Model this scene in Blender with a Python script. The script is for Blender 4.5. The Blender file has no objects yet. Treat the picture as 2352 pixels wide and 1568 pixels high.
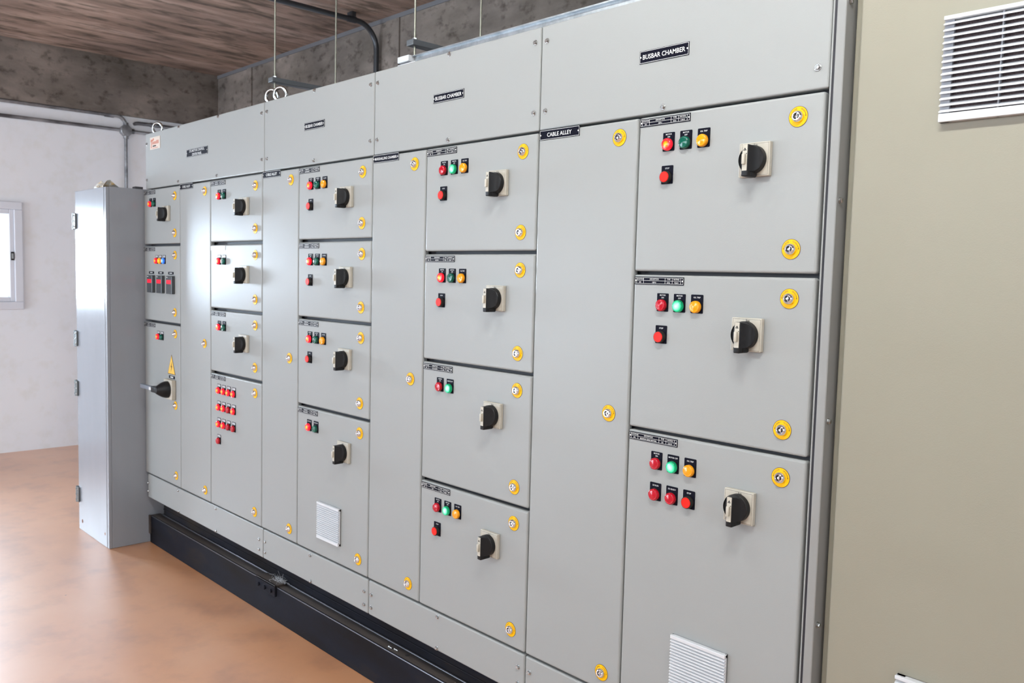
import bpy, bmesh, math, random
from mathutils import Vector, Matrix
random.seed(7)
sc = bpy.context.scene
C = sc.collection

# ------------------------------------------------------------------ camera
CAM = (0.0, -1.72, 1.49)
YAW, PITCH, ROLL, FPX = math.radians(46.48989), math.radians(-4.32477), math.radians(1.43838), 1969.94
d = Vector((-math.sin(YAW)*math.cos(PITCH), math.cos(YAW)*math.cos(PITCH), math.sin(PITCH)))
r = Vector((math.cos(YAW), math.sin(YAW), 0)); u = r.cross(d)
r2 = r*math.cos(ROLL) + u*math.sin(ROLL); u2 = -r*math.sin(ROLL) + u*math.cos(ROLL)
cam_data = bpy.data.cameras.new('camera'); cam = bpy.data.objects.new('camera', cam_data); C.objects.link(cam)
M = Matrix((r2, u2, -d)).transposed().to_4x4(); M.translation = CAM; cam.matrix_world = M
cam_data.sensor_fit = 'HORIZONTAL'; cam_data.sensor_width = 36.0; cam_data.lens = FPX/2352*36
cam_data.clip_start = 0.02; cam_data.clip_end = 100
cam_data.dof.use_dof = True; cam_data.dof.focus_distance = 2.2; cam_data.dof.aperture_fstop = 8.0
sc.camera = cam

# ------------------------------------------------------------------ world, light, exposure
sc.view_settings.view_transform = 'Standard'; sc.view_settings.look = 'None'
sc.view_settings.exposure = 0.0; sc.view_settings.gamma = 1.0; sc.view_settings.use_curve_mapping = False
world = bpy.data.worlds.new('sky'); sc.world = world; world.use_nodes = True
bg = world.node_tree.nodes['Background']; bg.inputs[0].default_value = (0.86, 0.93, 1.0, 1); bg.inputs[1].default_value = 1.5
def area(name, loc, direction, sx, sy, power, col):
    L = bpy.data.lights.new(name, 'AREA'); L.shape = 'RECTANGLE'; L.size = sx; L.size_y = sy; L.energy = power; L.color = col
    o = bpy.data.objects.new(name, L); C.objects.link(o); o.location = loc
    o.rotation_euler = Vector(direction).to_track_quat('-Z', 'Z').to_euler(); return o
# daylight entering by the windows of the room
PW = (260, 235, 130, 105, 58, 178)     # left, front a, front b, right window; the two fittings
DAY = (0.80, 0.915, 1.0); COOL = (0.70, 0.85, 1.0)
area('daylight_left_window', (-7.80, -0.935, 1.555), (1, 0, 0), 2.00, 0.70, PW[0], COOL).data.spread = math.radians(120)
area('daylight_front_door', (-6.3, -5.22, 1.1), (0, 1, 0), 1.9, 2.1, PW[1], COOL)
area('daylight_front_clerestory', (-2.2, -5.22, 2.5), (0, 1, -0.25), 3.9, 0.7, PW[2], DAY)
area('daylight_right_window', (3.22, -2.4, 2.1), (-1, 0, -0.15), 2.2, 1.2, PW[3], DAY)
TUBE = PW[4:6]     # emission of the fluorescent tubes

# ------------------------------------------------------------------ helpers
def new_mat(name, col, rough=0.5, metal=0.0, spec=0.5, emit=None, estr=0.0):
    m = bpy.data.materials.new(name); m.use_nodes = True
    b = m.node_tree.nodes['Principled BSDF']
    b.inputs['Base Color'].default_value = (*col, 1); b.inputs['Roughness'].default_value = rough
    b.inputs['Metallic'].default_value = metal; b.inputs['Specular IOR Level'].default_value = spec
    if emit: b.inputs['Emission Color'].default_value = (*emit, 1); b.inputs['Emission Strength'].default_value = estr
    return m
def nodes(m): return m.node_tree.nodes, m.node_tree.links, m.node_tree.nodes['Principled BSDF']
def add_bump(m, scale, strength, dist=0.001, detail=2.0, mapscale=None, coord='Object'):
    n, l, b = nodes(m)
    tc = n.new('ShaderNodeTexCoord'); no = n.new('ShaderNodeTexNoise'); bu = n.new('ShaderNodeBump')
    no.inputs['Scale'].default_value = scale; no.inputs['Detail'].default_value = detail
    src = tc.outputs[coord]
    if mapscale:
        mp = n.new('ShaderNodeMapping'); mp.inputs['Scale'].default_value = mapscale; l.new(src, mp.inputs[0]); src = mp.outputs[0]
    l.new(src, no.inputs['Vector']); l.new(no.outputs['Fac'], bu.inputs['Height'])
    bu.inputs['Strength'].default_value = strength; bu.inputs['Distance'].default_value = dist
    l.new(bu.outputs[0], b.inputs['Normal'])
def ramp_noise(m, layers, rough=None):
    """layers: list of (scale, detail, mapscale, [(pos,col)...], mixfac). first is base; others are mixed by their own noise"""
    n, l, b = nodes(m); tc = n.new('ShaderNodeTexCoord'); prev = None
    for (scale, detail, ms, stops, mode) in layers:
        mp = n.new('ShaderNodeMapping'); mp.inputs['Scale'].default_value = ms; l.new(tc.outputs['Object'], mp.inputs[0])
        no = n.new('ShaderNodeTexNoise'); no.inputs['Scale'].default_value = scale; no.inputs['Detail'].default_value = detail
        no.inputs['Roughness'].default_value = 0.6
        l.new(mp.outputs[0], no.inputs['Vector'])
        cr = n.new('ShaderNodeValToRGB'); e = cr.color_ramp.elements
        while len(e) < len(stops): e.new(0.5)
        for k, (p, c) in enumerate(stops): e[k].position = p; e[k].color = (*c, 1)
        l.new(no.outputs['Fac'], cr.inputs[0])
        if prev is None: prev = cr.outputs[0]
        else:
            mx = n.new('ShaderNodeMixRGB'); mx.blend_type = mode; mx.inputs[0].default_value = 1.0
            l.new(prev, mx.inputs[1]); l.new(cr.outputs[0], mx.inputs[2]); prev = mx.outputs[0]
    l.new(prev, b.inputs['Base Color'])
    return prev

class MB:
    """collects shapes with materials; build() links them as ONE mesh object"""
    def __init__(s): s.v = []; s.f = []; s.mi = []; s.mats = []; s.sm = []
    def m(s, mat):
        if mat not in s.mats: s.mats.append(mat)
        return s.mats.index(mat)
    def add(s, verts, faces, mat, smooth=False):
        o = len(s.v); s.v += [tuple(x) for x in verts]; k = s.m(mat)
        for f in faces: s.f.append([i+o for i in f]); s.mi.append(k); s.sm.append(smooth)
    def box(s, x0, x1, y0, y1, z0, z1, mat, bev=0.0, seg=2):
        bm = bmesh.new()
        vs = [bm.verts.new(p) for p in ((x0,y0,z0),(x1,y0,z0),(x1,y1,z0),(x0,y1,z0),(x0,y0,z1),(x1,y0,z1),(x1,y1,z1),(x0,y1,z1))]
        for q in ((0,3,2,1),(4,5,6,7),(0,1,5,4),(1,2,6,5),(2,3,7,6),(3,0,4,7)): bm.faces.new([vs[i] for i in q])
        if bev > 0: bmesh.ops.bevel(bm, geom=list(bm.edges), offset=bev, segments=seg, profile=0.5, affect='EDGES')
        bm.verts.index_update()
        s.add([v.co[:] for v in bm.verts], [[v.index for v in f.verts] for f in bm.faces], mat); bm.free()
    def lathe(s, prof, n, c, axis, mat, smooth=True, a0=0.0, cap=True):
        """prof: (radius, height along axis). axis: '-y','z','x','-x','y','-z'"""
        ax = {'-y': ((1,0,0),(0,0,1),(0,-1,0)), 'y': ((0,0,1),(1,0,0),(0,1,0)), 'z': ((1,0,0),(0,1,0),(0,0,1)), '-z': ((0,1,0),(1,0,0),(0,0,-1)),
              'x': ((0,1,0),(0,0,1),(1,0,0)), '-x': ((0,0,1),(0,1,0),(-1,0,0))}[axis]
        e1, e2, e3 = map(Vector, ax); c = Vector(c); V = []; F = []
        for (rr, h) in prof:
            for k in range(n):
                a = a0 + 2*math.pi*k/n; V.append(c + e1*(rr*math.cos(a)) + e2*(rr*math.sin(a)) + e3*h)
        for i in range(len(prof)-1):
            for k in range(n):
                q = [i*n+k, i*n+(k+1) % n, (i+1)*n+(k+1) % n, (i+1)*n+k]; F.append(q)
        s.add(V, F, mat, smooth)
        if cap:
            if prof[-1][0] > 1e-6: s.add(V[-n:], [list(range(n))], mat)
            if prof[0][0] > 1e-6: s.add(V[:n], [list(range(n))[::-1]], mat)
    def tube(s, pts, rad, mat, n=8, closed=False):
        pts = [Vector(p) for p in pts]; V = []; F = []; N = len(pts); prev = None
        for i, p in enumerate(pts):
            if closed: t = (pts[(i+1) % N] - pts[i-1]).normalized()
            else: t = (pts[min(i+1, N-1)] - pts[max(i-1, 0)]).normalized()
            if prev is None:
                a = Vector((0,0,1)) if abs(t.z) < 0.9 else Vector((1,0,0)); e1 = t.cross(a).normalized()
            else: e1 = (prev - t*prev.dot(t)).normalized()
            prev = e1; e2 = t.cross(e1)
            for k in range(n):
                a = 2*math.pi*k/n; V.append(p + e1*(rad*math.cos(a)) + e2*(rad*math.sin(a)))
        for i in range(N if closed else N-1):
            for k in range(n):
                j = (i+1) % N; F.append([i*n+k, i*n+(k+1) % n, j*n+(k+1) % n, j*n+k])
        s.add(V, F, mat, True)
        if not closed:
            s.add(V[:n], [list(range(n))[::-1]], mat); s.add(V[-n:], [list(range(n))], mat)
    def prism(s, poly, y0, y1, mat):
        """poly of (x,z), from y0 (front) to y1"""
        n = len(poly); V = [(x, y0, z) for x, z in poly] + [(x, y1, z) for x, z in poly]
        F = [list(range(n)), list(range(n, 2*n))[::-1]] + [[i, (i+1) % n, n+(i+1) % n, n+i] for i in range(n)]
        s.add(V, F, mat)
    def rect(s, x0, x1, z0, z1, y, mat): s.add([(x0,y,z0),(x1,y,z0),(x1,y,z1),(x0,y,z1)], [[0,1,2,3]], mat)
    def outline(s, x0, x1, z0, z1, w, y, mat):
        s.rect(x0, x1, z0, z0+w, y, mat); s.rect(x0, x1, z1-w, z1, y, mat); s.rect(x0, x0+w, z0+w, z1-w, y, mat); s.rect(x1-w, x1, z0+w, z1-w, y, mat)
    def text(s, body, x, z, y, h, mat, maxw=None, wide=1.0, rot=0.0):
        V, F, w, hh = glyphs(body)
        if w < 1e-6: return
        k = h/0.70; kx = k*wide
        if maxw and w*kx > maxw: kx = maxw/w
        ca, sa = math.cos(rot), math.sin(rot); out = []
        for (a, b) in V:
            px, pz = a*kx, (b-0.35)*k
            out.append((x + px*ca - pz*sa, y, z + px*sa + pz*ca))
        s.add(out, F, mat)
    def mesh(s, name):
        me = bpy.data.meshes.new(name); me.from_pydata(s.v, [], s.f)
        for m in s.mats: me.materials.append(m)
        me.polygons.foreach_set('material_index', s.mi); me.polygons.foreach_set('use_smooth', s.sm)
        me.update()
        if any(s.sm): me.set_sharp_from_angle(angle=math.radians(38))
        return me
    def build(s, name, parent=None, loc=(0,0,0)): return put(name, s.mesh(name), parent, loc)

_gl = {}
def glyphs(body):
    if body not in _gl:
        cu = bpy.data.curves.new('t', 'FONT'); cu.body = body; cu.align_x = 'CENTER'; cu.resolution_u = 2; cu.size = 1.0; cu.offset = 0.012
        cu.space_character = 1.0
        ob = bpy.data.objects.new('t', cu); C.objects.link(ob); bpy.context.view_layer.update()
        me = bpy.data.meshes.new_from_object(ob.evaluated_get(bpy.context.evaluated_depsgraph_get()))
        V = [(v.co.x, v.co.y) for v in me.vertices]; F = [list(p.vertices) for p in me.polygons]
        bpy.data.objects.remove(ob); bpy.data.curves.remove(cu); bpy.data.meshes.remove(me)
        if V:
            a = min(v[0] for v in V); b = max(v[0] for v in V); V = [(x-(a+b)/2, z) for x, z in V]; w = b-a
        else: w = 0
        _gl[body] = (V, F, w, 0.7)
    return _gl[body]

WL = {}      # world location of every object (no rotations are used in the parents)
def put(name, me, parent=None, loc=(0,0,0)):
    """link a mesh object; loc is a world position, the parent is kept at its own"""
    o = bpy.data.objects.new(name, me); C.objects.link(o); wl = Vector(loc)
    if parent is not None: o.parent = parent; o.location = wl - WL[parent.name]
    else: o.location = wl
    WL[o.name] = wl; return o
def thing(name, loc, label, cat, group=None):
    o = bpy.data.objects.new(name, None); C.objects.link(o); o.location = loc; o.empty_display_size = 0.1; WL[o.name] = Vector(loc)
    return tag(o, label, cat, group)
def tag(o, label=None, cat=None, group=None, kind=None):
    if label: o['label'] = label
    if cat: o['category'] = cat
    if group: o['group'] = group
    if kind: o['kind'] = kind
    return o

# ------------------------------------------------------------------ materials
coat = new_mat('light_grey_powder_coat', (0.312, 0.320, 0.313), 0.29, spec=0.14); add_bump(coat, 380, 0.30, 0.0006, 3)
beige = new_mat('beige_powder_coat', (0.27, 0.252, 0.198), 0.42, spec=0.3); add_bump(beige, 380, 0.30, 0.0006, 3)
darkgrey = new_mat('dark_part_and_gap_shade_grey', (0.045, 0.045, 0.052), 0.6); add_bump(darkgrey, 300, 0.1)
postgrey = new_mat('frame_post_grey', (0.25, 0.25, 0.242), 0.4); add_bump(postgrey, 900, 0.2, 0.0006)
rubber = new_mat('black_rubber', (0.008, 0.007, 0.012), 0.6); add_bump(rubber, 200, 0.1)
plateblk = new_mat('engraved_black_plate', (0.005, 0.005, 0.011), 0.5, spec=0.05); add_bump(plateblk, 500, 0.02)
white = new_mat('white_engraving', (0.66, 0.66, 0.65), 0.5); add_bump(white, 500, 0.02)
greytag = new_mat('light_grey_tag', (0.55, 0.55, 0.56), 0.45); add_bump(greytag, 500, 0.02)
chrome = new_mat('chrome', (0.80, 0.80, 0.82), 0.10, 1.0); add_bump(chrome, 60, 0.02)
zinc = new_mat('zinc_plated_steel', (0.47, 0.48, 0.48), 0.26, 1.0); add_bump(zinc, 300, 0.1)
galv = new_mat('galvanised_steel', (0.60, 0.64, 0.66), 0.38, 1.0); ramp_noise(galv, [(30, 3, (1,1,1), [(0.3,(0.34,0.37,0.39)),(0.7,(0.52,0.55,0.57))], 'MIX')])
strutm = new_mat('painted_steel_strut', (0.10, 0.11, 0.12), 0.45); add_bump(strutm, 200, 0.1)
yellow = new_mat('yellow_label', (0.90, 0.47, 0.0), 0.45, spec=0.2); add_bump(yellow, 400, 0.02)
brown = new_mat('brown_print', (0.10, 0.035, 0.0), 0.5); add_bump(brown, 400, 0.02)
hole = new_mat('keyhole_black', (0.012, 0.011, 0.012), 0.5); add_bump(hole, 400, 0.02)
cream = new_mat('cream_plastic', (0.66, 0.62, 0.53), 0.42); ramp_noise(cream, [(28, 3, (1,1,1), [(0.35,(0.44,0.40,0.325)),(0.65,(0.50,0.47,0.40))], 'MIX')])
knobblk = new_mat('black_handle_plastic', (0.010, 0.010, 0.011), 0.45, spec=0.25); add_bump(knobblk, 700, 0.15, 0.0005)
collar = new_mat('black_button_collar', (0.016, 0.014, 0.012), 0.5, spec=0.25); add_bump(collar, 500, 0.05)
def lens_off(name, col): m = new_mat(name, col, 0.14, 0, 0.45); add_bump(m, 120, 0.03); return m
red_off = lens_off('red_lens_unlit', (0.42, 0.001, 0.012)); green_off = lens_off('green_lens_unlit', (0.0, 0.085, 0.055)); amber_off = lens_off('amber_lens_unlit', (0.80, 0.30, 0.002))
def lens_on(name, stops, strength):
    m = new_mat(name, stops[-1][1], 0.2, 0, 0.5); n, l, b = nodes(m)
    tc = n.new('ShaderNodeTexCoord'); mp = n.new('ShaderNodeMapping'); mp.inputs['Scale'].default_value = (1, 0, 1); l.new(tc.outputs['Object'], mp.inputs[0])
    ln = n.new('ShaderNodeVectorMath'); ln.operation = 'LENGTH'; l.new(mp.outputs[0], ln.inputs[0])
    mu = n.new('ShaderNodeMath'); mu.operation = 'MULTIPLY'; mu.inputs[1].default_value = 1/0.016; l.new(ln.outputs['Value'], mu.inputs[0])
    cr = n.new('ShaderNodeValToRGB'); e = cr.color_ramp.elements
    while len(e) < len(stops): e.new(0.5)
    for k, (p, c) in enumerate(stops): e[k].position = p; e[k].color = (*c, 1)
    l.new(mu.outputs[0], cr.inputs[0]); l.new(cr.outputs[0], b.inputs['Emission Color']); b.inputs['Emission Strength'].default_value = strength
    b.inputs['Base Color'].default_value = (*[x*0.3 for x in stops[-1][1]], 1)
    return m
red_on = lens_on('red_lens_lit', [(0.0,(1,0.85,0.02)),(0.32,(1,0.40,0.0)),(0.55,(1,0.03,0.02)),(1.0,(0.75,0.0,0.02))], 1.25)
green_on = lens_on('green_lens_lit', [(0.0,(0.85,1,0.92)),(0.35,(0.45,1,0.75)),(0.68,(0.0,0.80,0.36)),(0.86,(0.0,0.30,0.12)),(1.0,(0.0,0.10,0.04))], 1.15)
amber_on = lens_on('amber_lens_lit', [(0.0,(1,0.9,0.02)),(0.5,(1,0.45,0.0)),(1.0,(0.7,0.2,0.0))], 1.2)
blue_on = lens_on('blue_lens_lit', [(0.0,(0.75,1,1)),(0.5,(0.15,0.5,1)),(1.0,(0.0,0.06,0.55))], 1.2)
redcap = new_mat('red_button_cap', (0.86, 0.012, 0.004), 0.42, spec=0.2); add_bump(redcap, 300, 0.03)
ventw = new_mat('white_vent_plastic', (0.60, 0.61, 0.63), 0.4); add_bump(ventw, 300, 0.03)
ventgrey = new_mat('grey_vent_backing', (0.27, 0.28, 0.31), 0.5); add_bump(ventgrey, 300, 0.03)
filterm = new_mat('dark_filter_mat', (0.07, 0.05, 0.055), 0.9); ramp_noise(filterm, [(400, 3, (1,1,1), [(0.3,(0.045,0.03,0.035)),(0.7,(0.13,0.10,0.105))], 'MIX')])
meterm = new_mat('meter_grey_plastic', (0.05, 0.055, 0.06), 0.25); add_bump(meterm, 200, 0.03)
redled = new_mat('red_display', (0.3, 0.0, 0.01), 0.3, emit=(1.0, 0.0, 0.03), estr=1.0); add_bump(redled, 200, 0.02)
leverm = new_mat('lever_grey_metal', (0.35, 0.38, 0.44), 0.3, 0.8); add_bump(leverm, 200, 0.03)
steel = new_mat('channel_mill_steel', (0.05, 0.05, 0.06), 0.55, 0.0, spec=0.05)
ramp_noise(steel, [(3.0, 5, (0.6,2,2), [(0.30,(0.010,0.008,0.008)),(0.55,(0.012,0.013,0.019)),(0.75,(0.028,0.022,0.018))], 'MIX')]); add_bump(steel, 60, 0.08)
edge_glint = new_mat('steel_edge_highlight', (0.10, 0.10, 0.11), 0.28, 0.7); add_bump(edge_glint, 80, 0.1)  # lighter metal puts the window highlight into the channel edge tubes
dusty = new_mat('dusty_channel_flange', (0.10, 0.08, 0.07), 0.55, 0.2)
ramp_noise(dusty, [(5, 5, (0.5,3,3), [(0.3,(0.035,0.026,0.022)),(0.7,(0.085,0.068,0.060))], 'MIX')]); add_bump(dusty, 60, 0.1)
cabgrey = new_mat('grey_painted_steel', (0.27, 0.285, 0.31), 0.17)
ramp_noise(cabgrey, [(3, 3, (3,3,0.6), [(0.3,(0.262,0.276,0.302)),(0.7,(0.275,0.29,0.318))], 'MIX')]); add_bump(cabgrey, 10, 0.012, 0.003, 2, (3,3,0.6))
hingem = new_mat('worn_steel_hinge', (0.16, 0.17, 0.17), 0.45, 0.6); add_bump(hingem, 150, 0.2)
rust = new_mat('rust_spot', (0.16, 0.06, 0.03), 0.8); add_bump(rust, 200, 0.2)
card = new_mat('torn_card', (0.66, 0.60, 0.44), 0.8); ramp_noise(card, [(25, 3, (1,1,1), [(0.50,(0.74,0.72,0.66)),(0.68,(0.62,0.42,0.18))], 'MIX')])
plaster = new_mat('white_plaster', (0.76, 0.77, 0.80), 0.85)
ramp_noise(plaster, [(1.5, 4, (1,1,1), [(0.3,(0.83,0.84,0.875)),(0.75,(0.88,0.88,0.895))], 'MIX'), (9, 5, (1,1,1), [(0.30,(0.96,0.95,0.92)),(0.5,(1,1,1))], 'MULTIPLY')]); add_bump(plaster, 40, 0.06)
conc = new_mat('board_marked_concrete', (0.16, 0.13, 0.11), 0.9)
ramp_noise(conc, [(3.2, 6, (0.55,0.55,1.3), [(0.30,(0.105,0.090,0.073)),(0.5,(0.185,0.160,0.140)),(0.7,(0.29,0.25,0.22))], 'MIX'),
                  (11, 8, (0.9,0.9,1.3), [(0.32,(0.42,0.40,0.37)),(0.47,(1,1,1))], 'MULTIPLY'), (1.3, 3, (1,1,1), [(0.35,(0.74,0.72,0.72)),(0.6,(1.05,1.02,1.0))], 'MULTIPLY')]); add_bump(conc, 18, 0.25, 0.01, 4)
slab = new_mat('board_marked_slab', (0.2, 0.13, 0.1), 0.9)
ramp_noise(slab, [(2.3, 7, (2.4,0.50,1), [(0.28,(0.11,0.080,0.058)),(0.47,(0.25,0.180,0.140)),(0.60,(0.36,0.27,0.22)),(0.78,(0.46,0.37,0.32))], 'MIX'),
                  (6.0, 6, (2.2,0.60,1), [(0.36,(0.42,0.42,0.38)),(0.50,(1,1,1))], 'MULTIPLY'),
                  (0.9, 2, (1,1,1), [(0.35,(0.85,0.80,0.80)),(0.62,(1.1,1.02,0.98))], 'MULTIPLY')]); add_bump(slab, 14, 0.2, 0.01, 3, (2.6,0.4,1))
grout = new_mat('grey_grout', (0.14, 0.14, 0.15), 0.9); add_bump(grout, 40, 0.2)
floorm = new_mat('tinted_cement_floor', (0.5, 0.25, 0.14), 0.50, spec=1.0)
for k_, v_ in (('Coat Weight', 1.0), ('Coat Roughness', 0.40), ('Coat IOR', 2.5)): floorm.node_tree.nodes['Principled BSDF'].inputs[k_].default_value = v_
ramp_noise(floorm, [(1.1, 6, (1,1,1), [(0.28,(0.47,0.185,0.062)),(0.5,(0.62,0.265,0.095)),(0.72,(0.68,0.34,0.165))], 'MIX'),
                    (4.5, 6, (1,1,1), [(0.26,(0.70,0.64,0.62)),(0.50,(1,1,1))], 'MULTIPLY'),
                    (22, 2, (1,1,1), [(0.18,(0.35,0.27,0.22)),(0.235,(1,1,1))], 'MULTIPLY')]); add_bump(floorm, 5, 0.03, 0.008, 4)
upvc = new_mat('white_window_frame', (0.74, 0.75, 0.80), 0.35); add_bump(upvc, 200, 0.02)
pipe_m = new_mat('grey_conduit', (0.13, 0.135, 0.145), 0.30, 0.6); ramp_noise(pipe_m, [(9, 4, (1,0.6,1), [(0.35,(0.12,0.12,0.13)),(0.7,(0.42,0.425,0.44))], 'MIX')])
rodm = new_mat('threaded_rod_zinc', (0.30, 0.30, 0.25), 0.4, 0.8); add_bump(rodm, 900, 0.4)
pipe_d = new_mat('dark_ceiling_conduit', (0.055, 0.058, 0.065), 0.35, 0.5); add_bump(pipe_d, 60, 0.1)
stick = new_mat('tan_sticker', (0.55, 0.44, 0.36), 0.5); add_bump(stick, 200, 0.02)
orange = new_mat('orange_print', (0.42, 0.11, 0.05), 0.5); add_bump(orange, 200, 0.02)
trisign = new_mat('yellow_warning_sign', (0.76, 0.46, 0.06), 0.5); add_bump(trisign, 200, 0.02)
tubes = [new_mat('fluorescent_tube', (0.9, 0.9, 0.9), 0.4, emit=(0.97, 1.0, 0.98), estr=e) for e in TUBE]
gl = bpy.data.materials.new('window_glass'); gl.use_nodes = True
n_, l_ = gl.node_tree.nodes, gl.node_tree.links; n_.remove(n_['Principled BSDF'])
tr = n_.new('ShaderNodeBsdfTransparent'); gs = n_.new('ShaderNodeBsdfGlossy'); gs.inputs['Roughness'].default_value = 0.02; mx = n_.new('ShaderNodeMixShader'); mx.inputs[0].default_value = 0.06
l_.new(tr.outputs[0], mx.inputs[1]); l_.new(gs.outputs[0], mx.inputs[2]); l_.new(mx.outputs[0], n_['Material Output'].inputs[0])

# ------------------------------------------------------------------ the room
XL, XR, YB, YF, ZC = -7.6, 3.0, 1.77, -5.0, 3.22
def struct(name, mb, label): return tag(mb.build(name), label, None, None, 'structure')
m = MB(); m.box(XL-0.2, XR+0.2, YF-0.2, YB+0.2, -0.1, 0.0, floorm); struct('floor', m, 'terracotta tinted cement floor')
m = MB(); m.box(XL-0.2, XR+0.2, YF-0.2, YB+0.2, ZC, ZC+0.15, slab); struct('ceiling', m, 'brown board-marked concrete slab ceiling')
def wall_with_holes(name, axis, pos, thick, a0, a1, holes, label):
    """axis 'x': wall plane at x=pos running along y; axis 'y': along x. holes: (a0,a1,z0,z1)"""
    mb = MB(); cuts = sorted(holes); cur = a0
    def blk(p, q, z0, z1):
        if q-p < 1e-4 or z1-z0 < 1e-4: return
        if axis == 'x': mb.box(min(pos, pos+thick), max(pos, pos+thick), p, q, z0, z1, plaster)
        else: mb.box(p, q, min(pos, pos+thick), max(pos, pos+thick), z0, z1, plaster)
    for (h0, h1, z0, z1) in cuts:
        blk(cur, h0, 0, ZC); blk(h0, h1, 0, z0); blk(h0, h1, z1, ZC); cur = h1
    blk(cur, a1, 0, ZC)
    return struct(name, mb, label)
WIN = (-1.95, 0.085, 1.195, 1.915)
wall_with_holes('wall_left', 'x', XL, -0.2, YF-0.2, YB+0.2, [WIN], 'white plastered wall with the window')
FW = [(-7.3, -5.3, 0.0, 2.2), (-4.2, -0.2, 2.12, 2.88)]
wall_with_holes('wall_front', 'y', YF, -0.2, XL, XR, FW, 'white plastered wall facing the cabinets')
m = MB(); m.box(XL, XR, YB, YB+0.2, 0, ZC, plaster); struct('wall_back', m, 'white wall behind the cabinets')
RW = (-3.55, -1.25, 1.5, 2.7)
wall_with_holes('wall_right', 'x', XR, 0.2, YF-0.2, YB+0.2, [RW], 'white plastered wall at the right end')
m = MB(); m.box(XL, XL+0.035, YF, YB, 2.755, ZC, conc); struct('trim_1', m, 'board-marked concrete beam above the white wall')
m = MB(); m.box(XL+0.035, XR, YB-0.035, YB, 2.60, ZC, conc); struct('trim_2', m, 'board-marked concrete beam behind the cabinets')
m = MB(); m.box(XL+0.035, XR, YB-0.042, YB-0.034, ZC-0.028, ZC, grout); struct('trim_3', m, 'grey mortar line between beam and ceiling')
m = MB(); m.box(-6.98, -6.90, YB-0.047, YB-0.034, 2.60, ZC-0.028, conc); struct('trim_4', m, 'narrow concrete upstand beside the room corner')
m = MB(); m.box(-4.95, -4.80, YB-0.044, YB-0.034, 2.60, ZC-0.028, conc); struct('trim_5', m, 'narrow concrete upstand on the rear beam')

def window(n, axis, pos, a0, a1, z0, z1, mullions, label, out, kind='window'):
    """frame, sash and panes around the opening a0..a1; out: +1/-1 is the room side along the axis"""
    root = bpy.data.objects.new('%s_%d' % (kind, n), None); C.objects.link(root)
    cx = (a0+a1)/2; loc = Vector((pos, cx, z0)) if axis == 'x' else Vector((cx, pos, z0)); root.location = loc; WL[root.name] = loc
    tag(root, label, None, None, 'structure')
    def B(mb, p, q, d0, d1, zz0, zz1, mat, bev=0.0):
        e0, e1 = sorted((pos+out*d0, pos+out*d1))
        if axis == 'x': mb.box(e0-loc.x, e1-loc.x, p-loc.y, q-loc.y, zz0-loc.z, zz1-loc.z, mat, bev)
        else: mb.box(p-loc.x, q-loc.x, e0-loc.y, e1-loc.y, zz0-loc.z, zz1-loc.z, mat, bev)
    # architrave proud of the wall
    for (p, q, zz0, zz1) in ((a0-0.06, a1+0.06, z1, z1+0.06), (a0-0.06, a1+0.06, z0-0.06, z0), (a0-0.06, a0, z0, z1), (a1, a1+0.06, z0, z1)):
        if zz1 <= 0: continue
        mb = MB(); B(mb, p, q, 0.0, 0.022, zz0, zz1, upvc, 0.006); mb.build('window_frame', root, loc)
    bays = [a0] + mullions + [a1]
    for i in range(len(bays)-1):
        p, q = bays[i], bays[i+1]; mb = MB()
        B(mb, p, p+0.032, -0.06, 0.008, z0, z1, upvc, 0.005); B(mb, q-0.032, q, -0.06, 0.008, z0, z1, upvc, 0.005)
        B(mb, p+0.032, q-0.032, -0.06, 0.008, z0, z0+0.035, upvc, 0.005); B(mb, p+0.032, q-0.032, -0.06, 0.008, z1-0.035, z1, upvc, 0.005)
        sash = mb.build('sash', root, loc)
        mb = MB(); B(mb, p+0.03, q-0.03, -0.035, -0.029, z0+0.03, z1-0.03, gl); mb.build('pane', sash, loc)
    return root, B, loc
w1, wb, wloc = window(1, 'x', XL, WIN[0], WIN[1], WIN[2], WIN[3], [-1.28, -0.60], 'white framed sliding window in the left wall', 1)
m = MB(); wb(m, 0.060, 0.082, 0.008, 0.020, 1.52, 1.585, knobblk, 0.003); wb(m, 0.064, 0.078, 0.018, 0.026, 1.53, 1.575, zinc, 0.002); m.build('catch', w1, wloc)
window(1, 'y', YF, *FW[0], [-6.3], 'white framed glazed double door in the front wall', 1, 'door')
window(3, 'x', XR, *RW, [-2.8, -2.0], 'white framed window in the right wall', -1)
window(2, 'y', YF, *FW[1], [-3.2, -2.2, -1.2], 'white framed high window band in the front wall', 1)

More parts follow.
